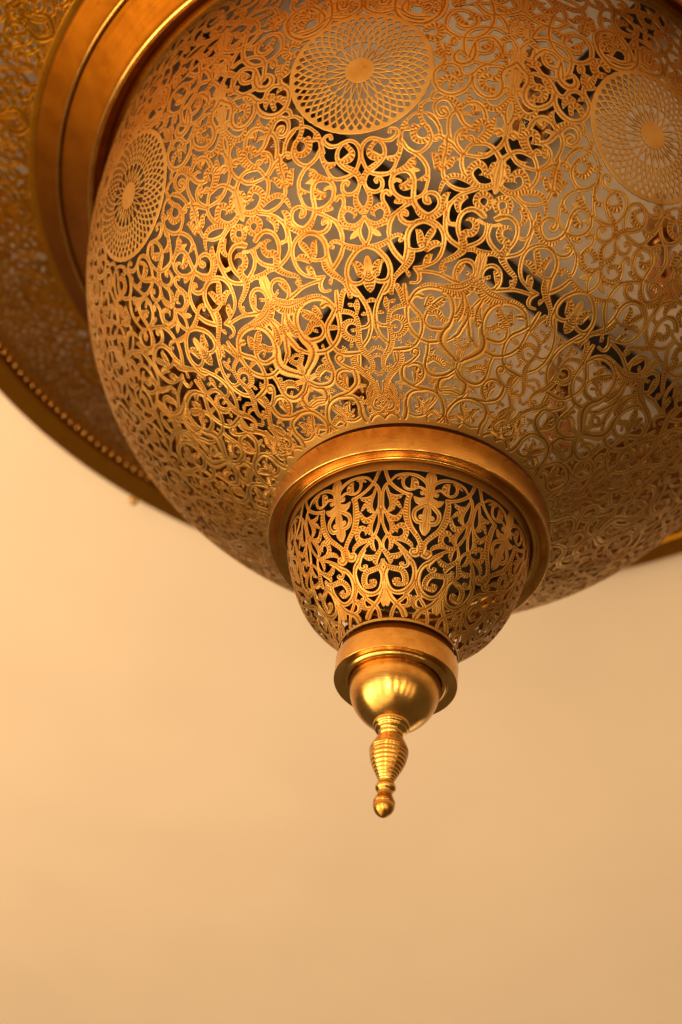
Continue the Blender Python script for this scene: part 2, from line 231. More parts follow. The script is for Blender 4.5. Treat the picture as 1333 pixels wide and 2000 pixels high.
# ------------------------------------------------------------------ pierced scrollwork
# one half of a 45 degree sector; each line is a strand: kind (v vine, h hatched leaf, p plain) and
# points of angle (1/100 degree), height along the sheet (1/1000 unit), width (1/1000 unit)
BOWL_STRANDS = """
v 91,1673,18 27,1738,22 1,1784,27 25,1837,25 95,1875,22 188,1889,22 291,1879,20 384,1867,20 486,1871,27 566,1902,24 580,1934,20 534,1950,18 474,1947,20 464,1926,25
v 301,1867,18 368,1833,22 389,1783,26 346,1735,24 243,1694,24 133,1663,24 64,1630,22 37,1592,22 77,1551,22 176,1525,23 277,1527,23 340,1555,23 336,1595,23 282,1611,22 232,1602,22 248,1584,17
h 368,1761,18 299,1754,35 204,1766,53 148,1791,42 154,1818,31 197,1843,27 229,1858,27
h 245,1716,18 168,1692,26 101,1673,26 43,1640,29 1,1613,18
v 133,1658,20 240,1641,26 360,1636,26 468,1644,22 543,1678,20 584,1722,20 624,1775,26 647,1828,26 643,1887,24 656,1933,22 673,1965,20
h 410,1752,7 478,1741,33 562,1744,39 624,1779,31 636,1833,20
v 681,1855,18 735,1814,26 820,1787,26 904,1777,26 995,1793,24 1082,1835,26 1114,1885,29 1087,1930,27 1052,1962,22
h 833,1960,33 833,1914,42 883,1873,46 986,1861,40 1064,1884,26 1078,1926,20
p 675,1939,22 756,1937,20
v 852,1779,22 949,1753,25 1038,1714,26 1092,1671,26 1099,1628,26
h 1108,1636,22 1043,1605,32 926,1592,6
v 1117,1615,19 1098,1567,18 1067,1519,18 994,1487,19 917,1474,21
h 522,1639,26 640,1664,22 744,1694,22 816,1721,35 876,1752,7
h 694,1659,22 778,1677,35 850,1695,30 890,1717,9
p 779,1659,35 886,1660,32 971,1658,5
v 544,1634,22 662,1651,22 780,1651,29 858,1616,30 880,1560,28 875,1503,28 892,1448,32 972,1401,32 1092,1369,32 1222,1361,26
v 544,1639,26 495,1592,26 501,1548,26 557,1504,24 670,1473,24 783,1460,30 885,1465,26
p 523,1582,26 583,1595,24 643,1586,24
h 644,1555,13 711,1548,45 787,1563,52 828,1594,22 773,1600,11
h 546,1444,6 614,1454,37 705,1451,26 829,1456,24
v 852,1447,26 707,1413,21 603,1383,21 498,1355,21
h 13,1593,15 71,1547,22 122,1501,28 116,1458,39 59,1421,41 -26,1405,43
v 467,1501,26 406,1522,24 343,1499,24 352,1460,22 407,1420,24 440,1381,26
v -48,1617,26 0,1606,31 52,1600,18
v 1235,1966,22 1248,1925,22 1290,1890,26
v 1369,1971,22 1374,1921,22 1363,1879,40 1439,1855,35 1519,1823,27 1598,1795,25 1684,1787,21 1768,1785,22 1893,1787,26 2011,1807,28 2101,1844,26 2182,1878,27 2242,1935,27 2264,1984,36
h 1839,1821,5 1927,1807,22 2029,1815,22
v 1299,1895,26 1207,1901,21 1155,1882,21 1183,1867,22 1217,1872,18
h 1363,1857,26 1300,1814,42 1277,1773,28
v 1363,1879,40 1364,1803,31 1344,1740,25 1338,1687,22 1357,1635,26 1393,1612,22
h 1401,1845,26 1398,1791,31 1364,1758,20
h 1121,1778,5 1191,1762,37 1231,1718,46 1260,1680,37 1329,1704,19
h 1369,1688,32 1423,1707,46 1477,1741,37 1527,1752,24 1592,1742,4
v 1652,1789,25 1535,1842,24 1498,1885,24 1508,1927,24 1566,1957,24 1643,1969,20 1762,1976,18 1838,1956,5
h 1616,1960,27 1605,1923,42 1583,1892,24
v 1652,1789,24 1700,1837,25 1760,1877,26 1756,1909,22 1713,1917,27 1681,1904,24 1708,1897,22
h 1814,1883,22 1920,1918,33 1995,1968,33 2020,2017,25
v 1783,1869,24 1932,1882,26 2038,1875,26 2120,1850,29 2196,1816,31 2254,1780,37
p 2246,1798,48 2254,1744,74 2262,1691,85 2262,1633,63 2254,1597,45 2259,1560,6
h 2099,1704,24 2135,1747,33 2202,1753,33
h 2032,1672,17 2129,1673,33 2214,1700,30
h 1937,1665,5 2011,1684,24 1985,1722,41 1888,1739,47 1799,1705,46 1778,1663,45 1839,1623,45 1953,1598,32 2073,1600,28 2184,1622,28
v 1631,1788,24 1623,1743,26 1647,1700,27 1702,1659,27 1786,1633,26
h 1317,1516,13 1349,1569,28 1419,1615,32 1526,1637,37 1657,1632,35 1783,1613,30 1889,1591,22 1970,1582,19
v 1426,1587,17 1525,1563,21 1639,1551,24 1760,1553,21 1894,1579,24 2016,1578,22 2122,1591,24 2208,1620,26
v 1930,1572,26 1787,1541,22 1663,1513,22 1573,1478,22 1497,1432,26 1469,1371,28
v 1151,1514,21 1264,1506,25 1327,1473,25 1336,1435,25 1277,1395,25 1179,1366,28
h 1498,1525,4 1427,1498,36 1401,1450,41 1401,1407,36 1350,1380,23
h 1777,1506,21 1708,1496,43 1653,1460,43 1673,1418,28 1707,1403,11
h 2055,1465,21 1967,1483,41 1978,1523,43 2070,1545,41 2181,1525,37 2191,1482,37 2130,1453,32 2056,1463,21
p 2197,1504,30 2298,1508,39
v 1710,1379,19 1812,1417,24 1943,1434,25 2063,1425,28 2143,1406,28
v 1246,1514,21 1146,1514,21 1072,1489,25 1089,1454,28 1152,1449,26 1137,1473,19
h 203,1358,4 154,1389,24 222,1418,32 315,1428,34 406,1400,34 404,1366,32 343,1331,25 209,1315,22 92,1331,21 -11,1361,24
v 67,1328,19 135,1300,24 256,1301,25 413,1317,24
h 170,1290,26 292,1300,22 413,1313,17
p 130,1270,22 213,1251,37 296,1229,6
v -11,1361,21 54,1324,21 106,1275,22 85,1229,21 26,1188,21
h -15,1174,26 110,1164,28 251,1169,37 379,1187,32 481,1213,25 580,1230,25 671,1227,25 690,1206,24 654,1195,24
v 830,1449,21 684,1406,21 592,1381,21 509,1343,25 460,1297,25 445,1246,25 468,1207,19
v 726,1367,19 773,1361,19 766,1382,19 702,1391,21 644,1368,25 675,1333,28 771,1308,28 889,1308,25 1006,1322,25 1099,1328,25
v 454,1182,25 527,1130,28 629,1087,28 733,1055,28
v -10,1170,24 171,1149,29 307,1108,29 406,1063,27 454,1012,27 443,969,27 377,938,25 237,932,22 128,945,22 66,972,21 33,1003,17
h 327,1063,4 233,1058,37 173,1021,52 166,987,32 94,976,17
p 19,1102,11 6,1077,37 16,1042,37 14,1008,24
h 9,991,30 10,948,61 6,910,50 -1,867,5
v 1286,1298,23 1124,1322,26 1007,1316,26 902,1296,28 816,1257,31 787,1206,29 793,1150,28 770,1095,26 740,1053,25
v 812,1144,23 908,1132,20 1034,1136,20 1119,1150,21
h 891,1113,32 862,1074,41 786,1036,41 654,993,32 545,955,25 500,917,22 459,858,26
v 450,969,27 445,918,34 383,880,28 308,859,24
h 903,1441,21 967,1386,29 1076,1357,36 1193,1351,41 1316,1376,41 1410,1413,32 1445,1453,29
v 952,1319,25 1080,1332,25 1209,1330,25 1346,1304,25 1441,1265,26 1483,1219,25 1482,1164,23 1440,1107,23 1349,1064,19 1225,1041,19 1097,1024,19 952,1018,19
v 1450,1453,24 1461,1376,25 1474,1313,25 1503,1258,25 1603,1215,25 1724,1191,25 1805,1178,25
v 1501,1455,21 1487,1386,23 1506,1344,20 1554,1320,21
p 1567,1319,26 1626,1319,30
h 941,1266,5 1010,1246,36 1041,1199,41 1053,1166,23 1130,1188,19
h 1308,1288,6 1249,1259,40 1185,1219,40 1143,1184,23
h 1463,1172,4 1354,1183,36 1258,1170,43 1176,1142,32
h 1819,1355,5 1902,1368,23 1998,1352,36 2028,1316,41 1966,1281,45 1862,1271,45 1823,1235,47 1852,1198,51 1851,1159,47 1766,1125,36 1637,1093,32 1529,1072,25 1488,1040,22 1506,1007,23 1564,979,21
v 1812,1217,23 1733,1273,26 1705,1323,26 1723,1375,26 1790,1413,26 1896,1435,28 2003,1429,31 2120,1404,31
v 2211,1355,21 2227,1295,21 2174,1248,25 2074,1215,25 1927,1185,28
h 1936,1168,21 2071,1176,28 2176,1170,32 2262,1176,21
p 2205,1164,26 2243,1114,64 2242,1062,56 2248,1028,39 2255,998,26
p 2054,1371,24 2145,1356,24
h 1278,1113,6 1214,1088,38 1183,1053,38 1149,1027,17
v 979,1012,23 1051,979,23 1064,945,24 1006,921,16 881,921,15
v 1048,996,19 1236,995,20 1439,988,20 1607,972,24 1765,955,26 1865,949,26
h 1041,872,19 1162,902,24 1354,913,24 1605,912,25 1879,924,33 2031,949,33 2185,989,24
v 1851,949,24 1788,993,25 1794,1036,24 1852,1077,25 1972,1099,25 2096,1087,24 2167,1049,19 2161,1005,19 2090,966,21 1953,941,24
h 1827,995,17 1850,1030,36 1914,1059,23 1963,1066,5
h 1492,1011,21 1545,1028,26 1585,1044,5
v 349,906,24 221,840,22 119,778,23 65,715,25 65,646,30
h 327,827,13 341,785,31 369,734,8
v 77,667,23 189,643,20 367,638,20
v 61,635,24 165,568,23 320,523,23 400,500,24
h 815,772,27 649,764,27 499,746,25 404,715,25 374,656,26 403,597,30 426,543,40 354,484,38 216,432,32 151,383,26 220,349,26 339,348,28 334,370,25
h 412,667,19 531,690,29 685,681,36 783,639,40 703,593,38 559,575,30 418,586,22
h 583,899,29 669,851,31 741,798,31 815,769,31
v 747,904,21 777,819,31 807,761,29 819,703,25 852,645,26 967,592,28 1137,556,28 1372,534,27 1639,545,29
v 850,793,29 984,747,28 1123,706,30 1197,660,27 1199,606,25 1147,557,25 1042,509,26 874,483,30 679,475,30 526,472,30
h 900,546,5 861,510,30 1000,506,24
h 880,661,6 994,675,27 1148,680,24
v 869,793,29 1004,858,30 1190,890,30 1414,896,30 1629,879,33 1791,838,33 1876,783,33 1889,725,31 1835,663,45 1720,604,53 1710,550,56 1833,505,51 2038,464,41 2228,429,43
h 1330,856,6 1317,811,45 1256,773,29
h 1662,846,8 1553,807,50 1405,766,35 1297,726,26
h 1327,721,24 1510,734,40 1659,699,35 1819,689,21
v 1286,731,24 1246,671,25 1377,631,26 1578,626,30 1734,632,32
v 886,807,24 1007,837,22 1123,834,32
v 1376,534,25 1391,475,25 1373,420,30 1377,365,31 1499,324,34 1687,312,34 1967,328,32 2151,364,32 2266,403,46
h 1393,399,32 1548,430,41 1735,419,46 1858,391,30 1850,354,5
h 1511,483,27 1442,443,25
p 1917,404,30 2096,398,30
h 569,472,30 654,434,44 616,385,41 456,336,36 269,282,32 174,228,31 128,172,31
v 501,451,23 538,401,23
v 720,363,26 949,397,23 1121,443,23 1124,475,26 1014,482,26 975,457,24 1031,447,22
v 719,357,30 701,313,32 741,275,32 868,248,32 1128,222,32 1495,212,32 1767,200,32
p 512,250,19 741,255,30
v 860,369,22 1020,384,26 1206,376,28 1325,337,30 1296,286,31 1097,241,25
h 1051,343,22 1164,317,65 1151,278,41 1046,241,7
p 2218,451,49 2249,408,62 2259,363,44 2270,319,22
v 2259,363,32 2071,321,32 1851,290,52 1845,234,36 1971,210,32
h 1481,262,8 1688,273,31 1870,296,31
v 1205,2600,29 1226,2507,28 1216,2449,32 1145,2409,32 1088,2365,31 1095,2298,29 1160,2241,31 1277,2209,33 1412,2212,34 1539,2248,34 1617,2304,29 1633,2365,31
v 1219,2430,27 1326,2446,27 1429,2421,29 1487,2374,28 1550,2361,27 1635,2384,32 1714,2430,33 1817,2468,33 1992,2478,23
h 1179,2404,25 1247,2394,25 1290,2365,6
h 1174,2259,14 1205,2307,42 1279,2331,42 1361,2307,36 1341,2259,30
h 1350,2367,31 1429,2359,56 1476,2313,32 1478,2274,5
v 1077,2158,24 1098,2201,26 1174,2223,25 1288,2213,25
v 1448,2086,30 1394,2128,27 1319,2165,30 1217,2167,30 1141,2131,28 1137,2080,24 1204,2037,24 1291,2035,24 1338,2064,24 1291,2099,30 1229,2094,27 1256,2072,27
h 1259,2186,22 1375,2167,41 1473,2132,41 1516,2089,27
v 1444,2108,29 1525,2050,35 1594,2004,30 1706,1978,30 1795,1976,29
v 1415,2078,30 1369,2032,27 1366,1966,27 1398,1897,30
v 1053,2045,24 1164,2003,25 1230,1956,25 1263,1908,25
h 1505,2117,21 1582,2155,25 1629,2198,32 1594,2240,7
h 1607,2197,16 1659,2189,19 1684,2182,6
v 1533,2118,26 1617,2151,26 1728,2164,30 1837,2138,31 1894,2092,31 1922,2038,31
h 1667,2132,16 1747,2109,51 1724,2088,21
p 1556,2069,29 1635,2076,27 1705,2050,5
h 1849,1955,4 1781,1983,45 1799,2023,45 1885,2032,45 1954,1996,45 1933,1951,44 1847,1904,34 1760,1874,28
h 2055,2086,16 2016,2024,48 1998,1972,47 1936,1924,40 1828,1886,29
v 2063,1973,26 2127,1995,35 2187,1979,29 2128,1959,24
v 1652,2354,29 1664,2295,29 1755,2242,32 1874,2216,31 1997,2227,36 2076,2271,38 2083,2331,39 2051,2390,37 2066,2448,43 2145,2489,44 2236,2533,55
h 1951,2318,4 1941,2287,28 1881,2282,36 1802,2305,47 1797,2350,47 1869,2378,48 1960,2374,48 2014,2405,43 2042,2452,34 2109,2501,29
h 1959,2283,22 1954,2259,30 1914,2240,16
h 1715,2368,25 1761,2415,43 1861,2443,11
h 1856,2197,19 1915,2150,46 2021,2142,46 2117,2169,46 2204,2225,46 2260,2267,42
h 2096,2104,21 2163,2133,46 2170,2186,31
p 2275,2641,66 2294,2575,56 2273,2519,35
p 2277,2454,40 2279,2404,65 2272,2353,43 2276,2293,53 2267,2244,33
p 2261,2036,48 2263,1997,58 2262,1953,31
v 2260,2267,32 2198,2189,31 2191,2119,35 2238,2050,32
v 2076,2449,17 2176,2410,23 2228,2360,27 2263,2315,32
v 2103,2297,22 2143,2317,26 2200,2296,27 2166,2277,22
v 1469,2539,23 1455,2561,26 1402,2555,28 1351,2513,38 1383,2469,43 1478,2455,43 1593,2485,44 1640,2544,44 1629,2624,42
v 1474,2613,27 1487,2567,25 1539,2517,24
v 1643,2578,27 1754,2565,27 1858,2597,27 1893,2648,28
v 1631,2488,28 1748,2480,24 1858,2484,26 1949,2523,27 2008,2559,41
h 1941,2565,32 2031,2555,58 2097,2533,15
v 2022,2663,29 2023,2594,33
v 2026,2581,28 2135,2587,24 2196,2616,24 2145,2623,24
h 1035,2535,7 1118,2524,44 1198,2500,32
h -133,111,31 -14,75,45 180,49,53 397,65,53 455,110,39 319,161,37 230,207,39 246,246,42
h 244,240,42 386,200,42 454,155,28 615,135,23 755,155,23 702,171,23
h 136,259,30 124,208,30 15,159,33 -172,135,31
v 932,36,25 1178,22,22 1418,31,31
v 891,166,30 824,115,33 841,47,39 748,-10,39 615,-45,28
v 837,155,28 1021,190,28 1307,205,30 1593,209,30 1876,186,32 2076,136,30 2202,66,33 2057,8,34 1820,-41,25
h 1162,161,7 1310,132,39 1359,88,39 1222,68,28
h 1837,168,8 1698,135,47 1534,85,44 1474,38,33
h 1534,40,50 1752,68,44 2012,47,33 2149,34,22
v 1542,28,28 1628,-5,34 1452,-26,28 1258,-23,17
v 1784,234,33 1871,192,33
p 1955,217,38 2107,223,60
v 2202,66,31 2337,0,31 2558,-44,31
v -4,6,34 235,37,34 502,13,34 615,-45,34
v 705,1989,20 780,2030,18 873,2055,18 968,2056,16 1037,2057,18 1136,2030,22 1205,1983,22 1252,1919,21
h 657,1933,31 680,1973,28 722,2006,16
h 917,2119,24 923,2073,30 928,2031,30 977,1990,30 1062,1943,27 1113,1903,27 1093,1855,23
v 942,2123,24 1016,2150,20 1117,2156,20 1185,2156,16
h 953,1970,24 868,1945,35 846,1900,41 904,1864,35 1002,1869,25
h 724,1973,18 753,1944,14 772,1936,5
v 609,1837,23 633,1893,22 666,1933,18
v 1188,2792,31 1201,2868,35 1276,2933,34 1391,2953,32 1511,2940,36 1588,2893,39 1620,2836,35 1555,2789,34 1439,2773,34 1365,2793,31
h 1562,2917,43 1660,2891,53 1753,2909,43 1808,2942,29
h 1315,2900,28 1381,2852,49 1457,2815,38
h 1514,2922,21 1565,2891,28 1498,2860,10
v 1805,3071,34 1846,2973,35 1852,2877,34 1816,2797,34 1730,2731,34 1617,2690,31 1476,2680,30 1379,2689,31 1269,2715,32 1179,2767,41
v 1499,2531,25 1476,2603,32 1470,2679,33 1515,2737,32 1604,2777,31 1744,2798,32 1910,2807,33 2009,2786,33
h 923,2737,40 990,2770,48 1097,2765,58 1129,2702,57 1063,2661,53 956,2667,46
h 1090,2639,26 1134,2573,48 1202,2517,38
h 1261,2607,26 1244,2555,51 1227,2511,32
v 1331,2618,29 1357,2642,26 1324,2663,26 1294,2624,26
v 1294,2624,29 1300,2662,30 1380,2685,30
v 1562,2514,35 1596,2597,32 1646,2661,30 1758,2702,31 1878,2707,37 1969,2662,40 2028,2608,39
h 1737,2616,20 1805,2637,49 1868,2690,10
v 1660,2572,26 1781,2571,30 1871,2606,30 1878,2668,30
h 2010,2706,40 2101,2742,51 2204,2780,41 2278,2850,42
v 1621,3013,35 1722,2959,36 1820,2939,39 1941,2931,34 2019,2880,39 2064,2819,35
h 2070,2862,28 2122,2921,39 2227,2956,36 2283,3002,29
v 2139,2731,27 2209,2677,30 2283,2611,36
p 2273,2884,43 2307,2821,56 2316,2765,34
v 1854,2956,32 1986,2955,33 2149,2998,35 2276,3067,41
h 1945,2995,29 2052,3001,51 2167,3057,37
v 2080,2796,27 2083,2855,28 2178,2869,30 2186,2896,25 2140,2885,25
v 2027,887,20 2112,850,23 2196,809,20 2273,763,23
h 2203,800,25 2141,755,30 1961,734,5
v 2273,763,27 2218,708,32 2135,643,34 2063,602,28 1831,554,16
v 2276,758,23 2285,689,22 2369,633,21 2518,590,21
h 2046,601,21 2094,552,28 2217,525,30 2332,522,23
p 2221,521,28 2263,456,42
p 2292,759,32 2274,721,18
p 2236,509,37 2256,457,46 2245,399,47 2243,361,23
v 893,2790,41 994,2828,40 1081,2890,39 1114,2980,36 1099,3074,37
h 893,2976,29 981,2936,54 1052,2933,43 1074,2988,29
v 519,3174,41 465,3045,43 473,2926,41 589,2839,42 738,2804,42 893,2802,43 1057,2865,44 1136,2963,46 1137,3048,47 1043,3114,48 904,3142,48 771,3125,47 629,3045,43 560,2967,40 622,2905,36 744,2865,36 925,2864,41
h 1002,3036,48 917,2993,63 890,3069,60 811,3096,40
h 648,3001,23 764,3009,59 850,2984,43 892,2910,30
v 42,3102,39 38,2996,37 152,2936,37 298,2917,38 449,2936,34
v 382,3150,36 395,3073,35 335,3006,34 223,3005,34 173,3079,35
h 318,3061,31 258,3071,54 215,3115,31
h 2197,966,37 2104,917,62 1904,885,73 1690,886,58 1495,900,36
v 1982,903,33 2035,850,34 2083,781,38 2061,730,42
h 2054,837,29 2058,778,51 2001,731,61 1965,698,15
"""
DOME_STRANDS = """
v -2105,1050,22 -1996,994,21 -1877,955,23 -1674,919,21 -1387,887,21 -1080,865,23 -863,857,25
v -1897,952,19 -2078,918,21 -2166,877,20 -2193,822,23 -2180,768,26 -2018,730,17 -1875,683,16 -1754,644,18 -1724,606,16 -1793,578,15
v -2224,751,35 -2176,669,18 -2035,608,18 -1866,566,18
h -1866,566,18 -1743,535,20 -1719,499,26 -1843,471,9
v -1891,573,17 -2094,540,17 -2176,510,17 -2147,477,18 -2000,449,18 -1843,430,17
h -1866,570,18 -1644,547,23 -1271,542,26 -894,532,29 -626,511,23 -527,488,9
v -1541,523,15 -1309,505,18 -1013,477,17 -784,452,18
v -1990,910,15 -1891,860,19 -1798,819,19 -1763,774,19 -1841,745,18 -1939,731,6
h -1848,860,16 -1648,839,28 -1411,839,27 -1256,853,11
h -1706,818,19 -1480,794,27 -1291,760,14
h -1610,791,16 -1642,754,18 -1837,730,8
h -1994,723,16 -1739,692,31 -1486,682,36 -1313,705,27 -1215,738,16 -1125,757,9
h -1733,660,17 -1586,628,20 -1627,597,23 -1793,575,12
h -1395,583,4 -1450,606,19 -1352,629,28 -1120,633,34 -944,603,32 -976,565,32 -1224,548,21
h -884,856,29 -972,821,34 -983,760,40 -966,708,42 -872,664,39 -706,625,32 -447,585,29 -213,549,27 -68,515,32 40,462,36
v -1777,969,12 -1601,999,17 -1358,1014,17 -1050,1019,19 -738,1013,23 -436,993,24 -208,962,22 -75,922,19
v -1203,992,19 -1269,955,19 -1189,916,18 -990,897,18 -762,903,18 -519,920,16 -300,909,18 -218,883,18 -339,873,18 -380,886,16
h -870,988,10 -754,964,37 -719,939,46 -813,920,26
h -1104,1001,19 -1346,988,19 -1516,971,7
p 82,1045,18 77,1012,45 77,978,47 63,937,38 40,883,46 -12,840,39
p -683,842,13 -451,817,42 -196,825,45 -20,850,26
v -48,805,18 -377,775,27 -588,746,27 -620,706,26 -452,672,26 -170,666,24
p -45,788,13 -19,752,43 2,706,52 24,681,45 43,642,57 37,610,35 42,582,5
p -276,706,31 -184,705,28
v -1173,483,26 -907,448,26 -659,414,34 -358,386,30 -173,348,27 -107,304,34 -172,267,34 -382,228,30 -614,189,30
h -2222,484,18 -1992,446,31 -1784,409,34 -1813,379,12
h -1778,429,26 -1408,429,34 -1106,451,20
v -173,503,24 -127,459,32 -379,445,32 -530,467,31 -368,479,22
v -710,410,18 -660,378,19 -882,362,22 -1109,378,21 -977,385,14
h -2286,404,18 -1999,362,27 -1598,349,31 -1067,338,35 -790,304,38 -746,260,35 -1050,246,26 -1371,253,36 -1488,272,27 -1246,275,24
v -2046,350,31 -2200,306,34 -2056,249,27 -1785,208,27 -1299,192,27 -730,204,31 -310,241,31
p -2270,400,20 -2120,362,16
p -2326,259,41 -2305,226,45
v -2119,217,28 -1788,160,30 -1309,120,30 -794,85,35 -526,48,40
v -233,250,24 -555,181,20 -868,150,23 -1207,124,23 -1559,86,23 -1719,34,24
v -451,178,23 -249,148,23 -401,113,23 -872,105,20 -1152,120,19
p -2210,186,18 -2127,145,41 -2082,110,16
v -107,304,32 96,247,24 459,196,24 903,134,25 1354,27,26
h 208,175,20 79,140,24 361,111,25 912,114,21
"""
WIDER = {'v': 1.30, 'h': 1.18, 'p': 1.1}
def strands(text, surf, s_off=0.0):
    out = []
    for l in text.strip().splitlines():
        a = l.split(); P = np.array([[float(x) for x in q.split(',')] for q in a[1:]])
        s = P[:, 1] / 1000 + s_off; r = surf.r_s(s)
        out.append((a[0], np.stack([np.radians(P[:, 0] / 100), surf.t(s), P[:, 2] / 1000 / r * WIDER[a[0]] * np.interp(s, [0.85, 1.25], [1.11, 1.0])], -1)))
    return out
def raster(items, f0, t0, nf, nt, h, hatch, reach=4):
    """signed field (negative inside metal) plus engraving depth on a grid of cell h"""
    F = np.full((nt, nf), 0.05); E = np.zeros((nt, nf))
    for kind, P in items:
        Q = spline(P, 6); Q[:, 2] = np.maximum(Q[:, 2], 0.003)
        d = np.diff(Q[:, :2], axis=0); ln = np.hypot(d[:, 0], d[:, 1]); keep = ln > 1e-6
        arc = np.r_[0, np.cumsum(ln)]
        ang = np.unwrap(np.arctan2(d[:, 1], d[:, 0])); turn = np.gradient(ang) if len(ang) > 1 else np.zeros(1)
        turn = np.convolve(np.pad(turn, 3, mode='edge'), np.ones(7) / 7, 'valid')
        for k in np.nonzero(keep)[0]:
            x0, y0, w0 = Q[k]; x1, y1, w1 = Q[k + 1]
            m_ = max(w0, w1) / 2 + reach * h
            i0 = max(int((min(x0, x1) - m_ - f0) / h), 0); i1 = min(int((max(x0, x1) + m_ - f0) / h) + 2, nf)
            j0 = max(int((min(y0, y1) - m_ - t0) / h), 0); j1 = min(int((max(y0, y1) + m_ - t0) / h) + 2, nt)
            if i0 >= i1 or j0 >= j1: continue
            X = f0 + np.arange(i0, i1)[None, :] * h - x0; Y = t0 + np.arange(j0, j1)[:, None] * h - y0
            ux, uy = d[k] / ln[k]
            al = X * ux + Y * uy; la = Y * ux - X * uy
            u = np.clip(al / ln[k], 0, 1)
            dist = np.hypot(al - u * ln[k], la); hw = (w0 + (w1 - w0) * u) / 2
            f = dist - hw
            sub = F[j0:j1, i0:i1]; upd = f < sub
            if not upd.any(): continue
            q = la / hw * (-1 if turn[k] > 0 else 1)      # +1 on the outer (convex) edge
            s = arc[k] + u * ln[k]
            if kind == 'v':
                e = np.exp(-((q - 0.05) / 0.24) ** 2) * (0.88 + 0.12 * np.sin(2 * PI * s / (hatch * 1.5)))
            elif kind == 'h':
                e = np.exp(-((q + 0.42) / 0.15) ** 2) * 0.8
                st = np.clip(0.5 + 0.9 * np.sin(2 * PI * (s + 0.25 * la) / hatch), 0, 1)
                e = np.maximum(e, st * np.clip((q + 0.25) / 0.15, 0, 1) * np.clip((0.82 - q) / 0.15, 0, 1))
            else:
                e = np.maximum(np.exp(-(q / 0.12) ** 2) * 0.6, np.exp(-((np.abs(q) - 0.5) / 0.10) ** 2) * 0.45)
            sub[upd] = f[upd]; E[j0:j1, i0:i1][upd] = e[upd]
    return F, E
def fold(F, E, pad, n):
    """mirror symmetry about both edges of the half sector (columns pad and pad+n)"""
    G = F[:, pad:pad + n + 1].copy(); H = E[:, pad:pad + n + 1].copy()
    for src in (0, 1):
        for k in range(1, pad):
            a, b_ = (pad - k, k) if src == 0 else (pad + n + k, n - k)
            u = F[:, a] < G[:, b_]
            G[u, b_] = F[u, a]; H[u, b_] = E[u, a]
    return np.concatenate([G[:, :0:-1], G], 1), np.concatenate([H[:, :0:-1], H], 1)
def march(F, E):
    """triangulate F < 0; returns node coordinates (col,row), triangles, engraving, field, cut edges"""
    nt, nf = F.shape
    idx = np.arange(nt * nf).reshape(nt, nf); f = F.ravel()
    a, b_, c, d = idx[:-1, :-1], idx[:-1, 1:], idx[1:, 1:], idx[1:, :-1]
    par = (np.add.outer(np.arange(nt - 1), np.arange(nf - 1)) % 2) == 0
    tris = np.concatenate([np.stack([a[par], b_[par], c[par]], -1), np.stack([a[par], c[par], d[par]], -1),
                           np.stack([a[~par], b_[~par], d[~par]], -1), np.stack([b_[~par], c[~par], d[~par]], -1)])
    ins = f[tris] < 0; cnt = ins.sum(1)
    full = tris[cnt == 3]
    def rot(T, I, want):   # bring the odd vertex first
        k = np.argmax(I == want, 1); r = np.arange(len(T))[:, None]
        return T[r, (k[:, None] + np.arange(3)) % 3]
    t1 = rot(tris[cnt == 1], ins[cnt == 1], True); t2 = rot(tris[cnt == 2], ins[cnt == 2], False)
    key = lambda p, q: np.minimum(p, q).astype(np.int64) * (nt * nf) + np.maximum(p, q)
    k1a, k1b = key(t1[:, 0], t1[:, 1]), key(t1[:, 0], t1[:, 2])
    k2a, k2b = key(t2[:, 0], t2[:, 1]), key(t2[:, 0], t2[:, 2])
    uk, inv = np.unique(np.concatenate([k1a, k1b, k2a, k2b]), return_inverse=True)
    n1, n2 = len(t1), len(t2); N = nt * nf
    e1a, e1b = inv[:n1] + N, inv[n1:2 * n1] + N; e2a, e2b = inv[2 * n1:2 * n1 + n2] + N, inv[2 * n1 + n2:] + N
    p, q = uk // N, uk % N
    w_ = np.clip(f[p] / (f[p] - f[q]), 0.06, 0.94)
    rows = np.concatenate([np.repeat(np.arange(nt), nf), (p // nf) * (1 - w_) + (q // nf) * w_])
    cols = np.concatenate([np.tile(np.arange(nf), nt), (p % nf) * (1 - w_) + (q % nf) * w_])
    T = np.concatenate([full, np.stack([t1[:, 0], e1a, e1b], -1), np.stack([e2a, t2[:, 1], t2[:, 2]], -1), np.stack([e2a, t2[:, 2], e2b], -1)])
    cut = np.concatenate([np.stack([e1a, e1b], -1), np.stack([e2b, e2a], -1)])
    eng = np.concatenate([E.ravel(), np.zeros(len(uk))]); fv = np.concatenate([f, np.zeros(len(uk))])
    used = np.unique(T); remap = np.full(len(rows), -1); remap[used] = np.arange(len(used))
    return cols[used], rows[used], remap[T], eng[used], fv[used], remap[cut]
